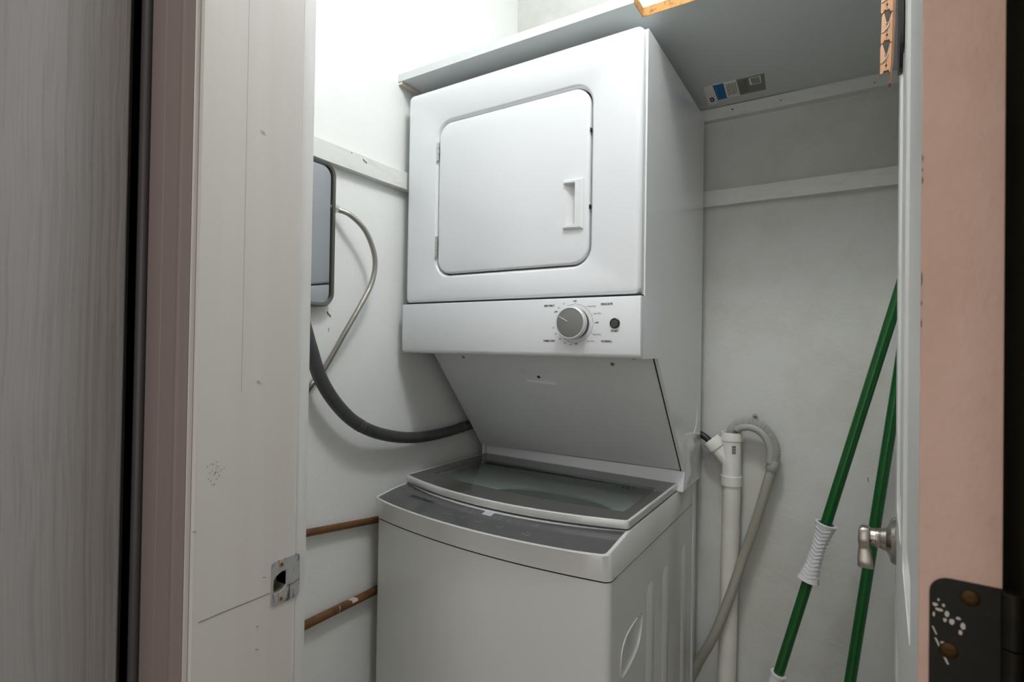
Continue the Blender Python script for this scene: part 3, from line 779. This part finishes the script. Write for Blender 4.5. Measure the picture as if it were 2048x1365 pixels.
# body: front and left skin + right side with hand-grip scoop
bo = outline(fb, .001, n=24)
ci_ = max(k for k, p in enumerate(bo) if p[1] < -.088 + .0)  # last point of rounded right corner
front_poly = bo[:ci_ + 1]
endy = -.072
fpts = front_poly + [(XR - .001, endy)]
P('washer_front', loft([[(x, y, .03) for x, y in fpts], [(x, y, ZB - .0015) for x, y in fpts]], False), M['enamel2'])
grip = catmull([(.0640, .6880), (.0243, .6880), (-.0220, .6810), (-.0450, .6640), (-.0515, .6420), (-.0500, .6210), (-.0385, .6120), (-.0003, .6150), (.0420, .6270), (.0610, .6480), (.0690, .6800)], 4)
gl = [(p.x, p.y) for p in [Vector((a[0], a[1], 0)) for a in grip]]
SX = XR - .001
P('washer_side', plate([[(endy, .03), (.460, .03), (.460, ZB - .0015), (endy, ZB - .0015)], gl], YZ(SX), -.001), M['enamel2'], smooth=False)
gb = bmesh.new()
cy_, cz_ = .008, .650
def g_in(p, s, dx): return (SX - dx * (.25 + .75 * max(0, min(1, (p[1] - .612) / .076))), cy_ + (p[0] - cy_) * s, cz_ + (p[1] - cz_) * s)
loft([[(SX, a, b) for a, b in gl], [g_in(p, .97, .006) for p in gl], [g_in(p, .80, .022) for p in gl], [g_in(p, .45, .026) for p in gl]], True, False, True, gb)
P('hand_grip', gb, M['enamel2'])
P('grip_lip', tube([(SX + .0006, a, b) for a, b in gl[3:24]], .0014, 8), M['enamel2'])
for (y, z1) in ((.118, .728), (.226, .725), (.382, .725)):
    rb = bmesh.new(); rings = []
    o0 = rrect(y - .026, y + .026, .05, z1, .0255, 8); o1 = rrect(y - .019, y + .019, .057, z1 - .007, .0185, 8)
    loft([[(SX - .0003, a, b) for a, b in o0], [(SX + .0022, a, b) for a, b in o1]], True, False, True, rb)
    P('pressed_rib', rb, M['enamel2'])
P('rear_post', box(XR - .020, XR + .0015, .4640, .4940, .0, .868, .002), M['enamel2'])
P('rear_post', box(XL, XL + .020, .4640, .4940, .0, .868, .002), M['enamel2'])
P('washer_back', box(XL + .02, XR - .02, .466, .470, .03, .86), M['enamel2'], smooth=False)
P('seam_shadow', loft([[(x, y, ZB - .0030) for x, y in outline(fb, .003, n=24)], [(x, y, ZB + .0025) for x, y in outline(fb, .003, n=24)]], False), M['gap'], smooth=False)
# top cover: skirt and bright rim
def rimz(x, y): 
    yy = y + SK * (x - XC)
    t = max(0, min(1, (yy + .115) / .118)); return .8550 + (.8685 - .8550) * t
oA = outline(fb, 0, n=24, sides=True); oB = outline(fr, 0, n=24, sides=True); oC = outline(fr, .0012, n=24, iy=.0010, sides=True); oD = outline(fr, .0075, n=24, iy=.0036, sides=True); oE = outline(fr, .0085, n=24, iy=.0044, sides=True)
def lift(o, dz): return [(x, y, rimz(x, y) + dz) for x, y in o]
tc = P('top_cover', loft([[(x, y, ZB + .0012) for x, y in oA], [(x, y, ZB + .006) for x, y in oA], lift(oB, -.0020), lift(oC, 0), lift(oD, 0), lift(oE, -.0030)], False), M['enamel2'])
# control glass between rim and lid
xs = [XL + .004 + (XR - XL - .008) * k / 24 for k in range(25)]
rows = []
for t in (0, .12, .3, .5, .7, .88, 1):
    r_ = []
    for x in xs:
        y = (fr(x) + .004) * (1 - t) + fp(x) * t
        z = .8545 + (.8668 - .8545) * math.sin(t * math.pi / 2) ** .9 - .0012
        r_.append((x, sh(x, y), z))
    rows.append(r_)
cp = P('control_glass', loft(rows, False), M['panel_glass'])
def pz(x, y):
    yy = y + SK * (x - XC); a, b = fr(x) + .004, fp(x); t = max(0, min(1, (yy - a) / (b - a)))
    return .8545 + (.8668 - .8545) * math.sin(t * math.pi / 2) ** .9 - .0012
def on_panel(pts, m, name, dz=.0004):
    bm = bmesh.new(); bm.faces.new([bm.verts.new((x, y, pz(x, y) + dz)) for x, y in pts]); return P(name, bm, m, cp, smooth=False)
def pdir(x, y):
    X = Vector((1, (sh(x + .01, fr(x + .01)) - sh(x - .01, fr(x - .01))) / .02 * .55, 0)).normalized(); return X
x0, y0 = .1235, -.0615
Xd = Vector((.068, -.0075, pz(.154, -.061) - pz(.086, -.053))).normalized()
Yd = Vector((.0, .02, pz(x0, y0 + .01) - pz(x0, y0 - .01))).normalized()
text('Whirlpool', .0200, (x0, y0, pz(x0, y0) + .0008), Xd, Yd, M['print'], cp, 'logo_lettering', bold=.0002)
on_panel([(.2953, -.0788), (.2915, -.0590), (.3155, -.0592), (.3183, -.0803)], M['display'], 'display_window', .0006)
for (x, y) in ((.2268, -.1055), (.2669, -.1060), (.3099, -.1100), (.3592, -.1115)):
    bm = bmesh.new()
    for pts in ([(x - .008, y), (x + .004, y - .001), (x + .0085, y + .0055), (x + .0078, y + .0058), (x + .0036, y), (x - .008, y + .0011)],):
        bm.faces.new([bm.verts.new((a, b, pz(a, b) + .0004)) for a, b in pts])
    P('key_mark', bm, M['print_pale'], cp, smooth=False)
for (x, y) in ((.4195, -.0759), (.4214, -.1119)):
    bm = bmesh.new(); 
    for dx, dy, w in ((-.001, -.003, .009), (.002, .004, .005)):
        bm.faces.new([bm.verts.new((a, b, pz(a, b) + .0004)) for a, b in ((x + dx - w, y + dy), (x + dx + w, y + dy - .0015), (x + dx + w, y + dy - .0002), (x + dx - w, y + dy + .0013))])
    P('key_mark', bm, M['print_pale'], cp, smooth=False)
dm = bmesh.new()
for (x, y) in ((.2453, -.0727), (.2459, -.0620), (.2689, -.0790), (.2667, -.0683), (.2644, -.0600), (.3306, -.0817), (.3418, -.0840), (.3412, -.0739), (.3404, -.0655), (.3627, -.0831), (.3624, -.0772), (.3876, -.0854)):
    dm.faces.new([dm.verts.new((a, b, pz(a, b) + .0005)) for a, b in circ(x, y, .0013, 8)])
P('indicator_dots', dm, M['print_pale'], cp, smooth=False)['kind'] = 'stuff'
# deck behind the panel with the well, tub ring and drum under the glass
deck_front = [(x, sh(x, fp(x))) for x in xs]
wl_ = [(.012, .430), (.012, .045), (.17, .022), (.30, .016), (.43, .022), (.574, .045), (.574, .430)]
well = [(x, sh(x, y)) for x, y in wl_]
dk = plate([deck_front + [(XR - .004, .455), (XL + .004, .455)], well], XY(.8672), 0)
loft([[(x, y, .8672) for x, y in deck_front], [(x, y, .8600) for x, y in deck_front]], False, False, False, dk)
dk2 = P('deck', dk, M['plastic'], smooth=False)
loftw = loft([[(x, y, .8672) for x, y in well], [(x, y, .8580) for x, y in well]], True)
P('well_wall', loftw, M['tub'], smooth=False)
tubc = (.345, sh(.345, .105))
hole_c = []
for k in range(56):
    a = 2 * math.pi * k / 56; c_, s_ = math.cos(a), math.sin(a)
    hole_c.append((tubc[0] + .160 * math.copysign(abs(c_) ** .85, c_), tubc[1] + .076 * math.copysign(abs(s_) ** .85, s_)))
P('tub_ring', plate([[(x, y) for x, y in well], hole_c], XY(.8580), 0), M['tub'], smooth=False)
P('ring_lip', loft([[(x + (tubc[0] - x) * f, y + (tubc[1] - y) * f, z) for x, y in hole_c] for f, z in ((0, .8580), (.02, .8590), (.035, .8570), (.040, .8545))], True), M['tub'])
big = circ(.300, .150, .235, 48)
P('drum', loft([[(x, y, .834) for x, y in big], [(x, y, .50) for x, y in big]], True, False, True), M['drum'])
# glass lid
LZ0, LZ1 = .8715, .8875
def lid_outline(i):
    o = outline(flid, i, yb=.338 - i, r=.012, n=24, xl=.0035, xr=.5830)
    return o
A, B, Cc = lid_outline(.0015), lid_outline(0), lid_outline(.0012)
D_, E_ = lid_outline(.0042), lid_outline(.0046)
lid = P('lid', loft([[(x, y, LZ0) for x, y in A], [(x, y, LZ0 + .002) for x, y in B], [(x, y, LZ1 - .0015) for x, y in B], [(x, y, LZ1) for x, y in Cc], [(x, y, LZ1) for x, y in D_], [(x, y, LZ1 - .001) for x, y in E_]], True), M['enamel2'])
lid['label'] = 'smoked glass lid with a bright rim'
win = [(.048, .262), (.048, .053), (.17, .032), (.272, .026), (.36, .026), (.46, .034), (.556, .050), (.556, .262)]
win = [(x, sh(x, y)) for x, y in win]
P('glass_border', plate([E_, win], XY(LZ1 - .0008), 0), M['lid_border'], lid, smooth=False)
P('glass_pane', plate([[(x, y) for x, y in win]], XY(LZ1 - .0009), 0), M['glass'], lid, smooth=False)
P('lid_underside', plate([A, [(x + (.30 - x) * .02, y + (sh(.3, .15) - y) * .02) for x, y in win]], XY(LZ1 - .003), 0), M['lid_border'], lid, smooth=False)
# small ring of dark marks printed in the pane's corner
pm = bmesh.new(); px_, py_ = .492, sh(.492, .222)
for k in range(8):
    a = k * math.pi / 4
    plate([circ(px_ + .020 * math.cos(a), py_ + .020 * math.sin(a), .0022, 6)], XY(LZ1 - .0004), 0, pm)
plate([rrect(px_ - .008, px_ - .002, py_ - .006, py_ + .008, .002, 2)], XY(LZ1 - .0004), 0, pm)
plate([rrect(px_ + .002, px_ + .009, py_ - .008, py_ + .006, .002, 2)], XY(LZ1 - .0004), 0, pm)
P('pane_print', pm, M['print'], lid, smooth=False)
for x in (.05, .53):
    P('foot', lathe([(0, .016), (.004, .018), (.012, .018), (.031, .010)], (x, -.06, 0), (0, 0, 1), 16), M['gap'])

# ================================================================== THINGS ROUND THE MACHINE
# mirror against the left wall
MI = empty('wall_mirror', (-.018, -.31, 1.43))
my0, my1, mz0, mz1 = -.500, -.2085, 1.284, 1.5905
mo = rrect(my0, my1, mz0, mz1, .030, 8); mi = rrect(my0 + .0085, my1 - .0085, mz0 + .0085, mz1 - .0085, .022, 8)
mm = rrect(my0 + .0030, my1 - .0030, mz0 + .0030, mz1 - .0030, .0275, 8)
X0 = -.011
obj('frame', loft([[(X0 - .019, a, b) for a, b in mo], [(X0 + .003, a, b) for a, b in mo], [(X0 + .0075, a, b) for a, b in mm], [(X0 + .0060, a, b) for a, b in mi], [(X0 + .001, a, b) for a, b in mi]], True), M['mframe'], MI)
obj('mirror_glass', plate([mi], YZ(X0 + .0018), 0), M['mirror'], MI, smooth=False)
obj('backing', plate([mo], YZ(X0 - .0185), .004), M['dark'], MI, smooth=False)
tag(MI, 'mirror with rounded dark pewter frame on the left wall, half behind the jamb', 'mirror')

# braided steel supply hose
bh = catmull([(-.014, -.2200, 1.4990), (-.012, -.2007, 1.4968), (.004, -.1789, 1.4877), (.012, -.1458, 1.4628), (.014, -.1217, 1.4255), (.014, -.1132, 1.3872), (.012, -.1223, 1.3410), (.006, -.1547, 1.2804),
              (-.002, -.1814, 1.2322), (-.018, -.2194, 1.1566), (-.0235, -.2417, 1.1278), (-.0235, -.2632, 1.1031), (-.022, -.34, 1.02), (-.021, -.39, .95), (-.021, -.40, .88), (-.021, -.40, .827)], 8)
BH = obj('braided_hose', tube(bh, .0058, 14), M['braid'])
tag(BH, 'thin braided steel hose arching from behind the mirror on the left wall', 'hose')
obj('hose_nut', lathe([(0, .0085), (.001, .009), (.012, .009), (.014, .0065)], (-.0135, -.2120, 1.4985), (.1, 1, -.12), 8), M['chrome'], BH, smooth=False)

dh = catmull([(.000, -.330, 1.420), (.006, -.310, 1.300), (.010, -.2893, 1.2289), (.012, -.2783, 1.1942), (.012, -.2554, 1.1382), (.012, -.2164, 1.0841), (.012, -.1614, 1.0361), (.008, -.0827, 1.0004), (.000, .0268, .9755), (-.0095, .1539, .9681), (-.0155, .3102, .9768), (-.0155, .40, .995), (-.0155, .50, 1.02)], 8)
DHo = obj('dark_drain_hose', tube(dh, .0140, 18), M['hose_dark'])
tag(DHo, 'thick dark grey rubber hose sagging along the left wall behind the machine', 'hose')
i0 = min(range(len(dh)), key=lambda i: (dh[i] - Vector((-.0135, .262, .974))).length)
tdir = (dh[i0 + 1] - dh[i0 - 1]).normalized()
obj('hose_band', lathe([(0, .0150), (.0014, .0152), (.0022, .0148)], dh[i0], tdir, 18), M['scuff'], DHo)
for off in (-1, 1):
    i1 = min(range(len(dh)), key=lambda i: (dh[i] - Vector((.012, -.150, 1.031))).length) + (off > 0)
    obj('printed_mark', lathe([(0, .0147), (.0008, .0147)], dh[i1] + tdir * 0, (dh[i1 + 1] - dh[i1 - 1]).normalized(), 18), M['scuff'], DHo)

# two copper pipes
def pipe(name, p, r, label):
    o = obj(name, tube([Vector(a) for a in p], r, 14), M['copper']); tag(o, label, 'pipe', 'copper pipes on the left wall'); return o
pa = pipe('copper_pipe', [(-.0205, -.54, .8210), (-.0205, -.40, .8185), (-.0205, -.2635, .8160), (-.0205, -.0928, .7950), (-.0205, .10, .772), (-.0205, .49, .745)], .0078, 'upper thin brown copper pipe running level along the left wall')
pb = pipe('copper_pipe', [(-.0195, -.54, .6262), (-.0195, -.2592, .6258), (-.0195, -.0887, .6246), (-.0195, .49, .623)], .0092, 'lower brown copper pipe with a paint smear on the left wall')
for (y, w) in ((-.1740, .0016), (-.1330, .016)):
    k = bmesh.new(); rings = []
    for yy in (y - w / 2, y + w / 2):
        rings.append([(-.0195 + .0095 * math.cos(a), yy + (.004 * math.sin(a * 3) if w > .01 else .003 * math.sin(a)), .6252 + .0095 * math.sin(a)) for a in [math.radians(d) for d in ((10, 40, 70, 95) if w > .01 else (-30, 0, 30, 60))]])
    loft(rings, False, False, False, k)
    obj('paint_smear', k, M['fleck'], pb)

# PVC standpipe with wye fitting
SPp = empty('standpipe', (.662, .51, 0))
tag(SPp, 'white plastic standpipe with angled branch fitting beside the machine', 'pipe')
px = lambda z: .6702 - (.8641 - z) * .0135
YP = .5115
obj('pipe', tube([(px(0) , YP, 0), (px(.3), YP, .3), (px(.6), YP, .6), (.6702, YP, .870)], .0222, 26), M['pvc_pipe'], SPp)
fit = lathe([(.856, .0232), (.857, .0262), (.880, .0262), (.8815, .0262), (.882, .0238), (.970, .0236), (.972, .0262), (.992, .0262), (.9935, .0255), (.993, .0205), (.955, .0205)], (.6690, YP, 0), (0, 0, 1), 28)
ft = obj('wye_body', fit, M['pvc'], SPp)
bo_, bd_ = Vector((.6690, YP, .9080)), Vector((-.72, -.06, .86)).normalized()
obj('branch', lathe([(0, .0195), (.054, .0195), (.0545, .0240), (.080, .0240), (.0815, .0230), (.081, .018), (.060, .018)], bo_, bd_, 26), M['pvc'], SPp)
for k in (.030, .044): obj('moulded_dot', lathe([(0, .0024), (.0010, .0020)], bo_ + bd_ * k + Vector((.0, -.0190, .0)), (0, -1, 0), 10), M['pvc'], ft)
for (x, z) in ((.6600, .9755), (.6588, .9110)): obj('moulded_dot', lathe([(0, .0022), (.0008, .0018)], (x, YP - .0222, z), (-.3, -1, 0), 10), M['pvc'], ft)
bs = bmesh.new()
for k in range(10):
    z = .940 + k * .0023; w = .0016 if k % 3 else .0009
    a0, a1 = math.radians(-78), math.radians(-55)
    rings = [[(.6690 + .0240 * math.cos(a), YP + .0240 * math.sin(a), zz) for a in (a0, (a0 + a1) / 2, a1)] for zz in (z, z + w)]
    loft(rings, False, False, False, bs)
obj('barcode_print', bs, M['print'], ft, smooth=False)
bk = obj('black_hose_stub', tube(catmull([(.548, .520, .990), (.585, .514, .9820), (.606, .510, .972), (.625, .510, .955)], 6), .0085, 14), M['hose_black'])
tag(bk, 'short black hose from behind the machine into the pipe branch', 'hose')

# grey washer drain hose, corrugated arch then smooth run
arch = catmull([(.6690, .5100, .935), (.6690, .5090, .990), (.6780, .5060, 1.0085), (.6920, .5040, 1.0180), (.7142, .5020, 1.0215), (.7390, .5010, 1.0140), (.7600, .5000, .9930), (.7710, .5000, .9640), (.7705, .5000, .9350), (.7660, .5000, .9150)], 10)
arch_r = resample(arch, .0005)
GH = empty('washer_drain_hose', (.72, .5, 1.0))
tag(GH, 'grey drain hose hooked over the standpipe and running down behind the machine', 'hose')
n_ = len(arch_r)
obj('corrugated_hose', tube(arch_r, lambda t: .0128 + (.0007 * math.sin(t * n_ * .0005 / .0026 * 2 * math.pi)), 16), M['hose_grey'], GH)
low = catmull([(.7665, .5000, .9175), (.7505, .5000, .8531), (.7284, .5000, .7682), (.7002, .498, .6742), (.6737, .480, .5789), (.6400, .470, .4792), (.5989, .49, .3891), (.5840, .50, .3514), (.56, .51, .30), (.52, .515, .24)], 8)
obj('smooth_hose', tube(low, .0118, 18), M['hose_tan'], GH)
gp = [(a + (Vector((.7180, .4935, .9600)) - a).normalized() * .0085) + Vector((0, -.006, 0)) for a in arch_r[int(n_ * .30):int(n_ * .97):14]]
obj('hose_guide', tube(gp, .0098, 14), M['hose_grey'], GH)
e = Vector((.7675, .5000, .9220)); ed = Vector((.0165, 0, .0644)).normalized()
obj('guide_collar', lathe([(-.013, .0138), (-.012, .0146), (.012, .0150), (.014, .0140)], e, ed, 20), M['hose_grey'], GH)
tb = fillet([(.7110, 1.024), (.7290, 1.024), (.7250, 1.0420), (.7150, 1.0420)], [.001, .001, .006, .006], 5)
obj('fixing_tab', plate([tb], XZ(.5490), -.003), M['hose_grey'], GH)
obj('fixing_screw', lathe([(0, .0038), (.001, .0038), (.0022, .002)], (.7201, .5460, 1.0345), (0, -1, 0), 12), M['steel'], GH)

# two green broom poles leaning in the corner
def pole(name, p_lo, p_hi, label, grip=None):
    r = empty(name, p_lo); d = (Vector(p_hi) - Vector(p_lo))
    L_ = d.length; u = d.normalized(); lo = Vector(p_lo)
    obj('pole', lathe([(.0, .0095), (.02, .0110), (L_ - .004, .0110), (L_, .0075)], lo, u, 18), M['green'], r)
    at = lambda z: lo + u * ((z - lo.z) / u.z)
    sc_ = at(.477)
    obj('socket', lathe([(0, .0150), (.002, .0165), (.010, .0150), (.150, .0190), (.152, .0150)][::-1] if False else [(-.16, .0185), (-.004, .0150), (-.002, .0172), (.0025, .0172), (.003, .0120)], sc_, u, 20), M['grip'], r)
    obj('bristle_block', box(lo.x - .075, lo.x + .075, lo.y - .022, lo.y + .022, .105, .155, .006), M['grip'], r)
    o = obj('bristles', box(lo.x - .07, lo.x + .07, lo.y - .026, lo.y + .026, .0, .106, .004), M['green'], r)
    if grip:
        a, b = at(grip[0]), at(grip[1]); Lg = (b - a).length; g = bmesh.new(); pr = []
        for k in range(25):
            t = k / 24; pr.append((Lg * t, .0135 + .0085 * (2 * t - 1) ** 2))
        pr = [(0, .0115), (0, .0222)] + pr[1:-1] + [(Lg - .001, .0222), (Lg, .0215), (Lg, .0155), (Lg - .01, .0145)]
        go = obj('grip_sleeve', lathe(pr, a, u, 26, g), M['grip'], r)
        # moulded chevrons
        cv = bmesh.new(); n = u.orthogonal().normalized(); bb = u.cross(n)
        view = Vector((-.2, -1, 0)); view = (view - u * view.dot(u)).normalized(); side = u.cross(view)
        for k in range(13):
            for rot_ in (-2.1, 0, 2.1):
                pts = []
                for q_ in range(-6, 7):
                    th = q_ / 6 * .85; t = min(.97, .07 + k * .067 + .055 * abs(th))
                    rad = .0135 + .0085 * (2 * t - 1) ** 2 + .0002
                    pts.append(a + u * (Lg * t) + (view * math.cos(th + rot_) + side * math.sin(th + rot_)) * rad)
                tube(pts, .0012, 6, True, cv)
        obj('grip_chevrons', cv, M['grip'], go)['kind'] = 'stuff'
    return r
def thru(p, q, z):
    p, q = Vector(p), Vector(q); t = (z - p.z) / (q.z - p.z); return tuple(p + (q - p) * t)
A0, A1 = (.7970, .3800, .4810), (1.0112, .3900, 1.3265)
bA = pole('broom', thru(A0, A1, .13), thru(A0, A1, 1.78), 'green pole with white ribbed grip leaning on the right wall', (.702, .832))
tag(bA, 'green broom pole with a white ribbed grip sleeve, left of its pair', 'broom', 'green broom poles in the corner')
B0, B1 = (.9326, .3900, .5016), (1.0070, .3950, 1.1089)
bB = pole('broom', thru(B0, B1, .13), thru(B0, B1, 1.65), 'x')
tag(bB, 'plain green broom pole without a grip, passing behind the lever handle', 'broom', 'green broom poles in the corner')
bpy.context.view_layer.update()
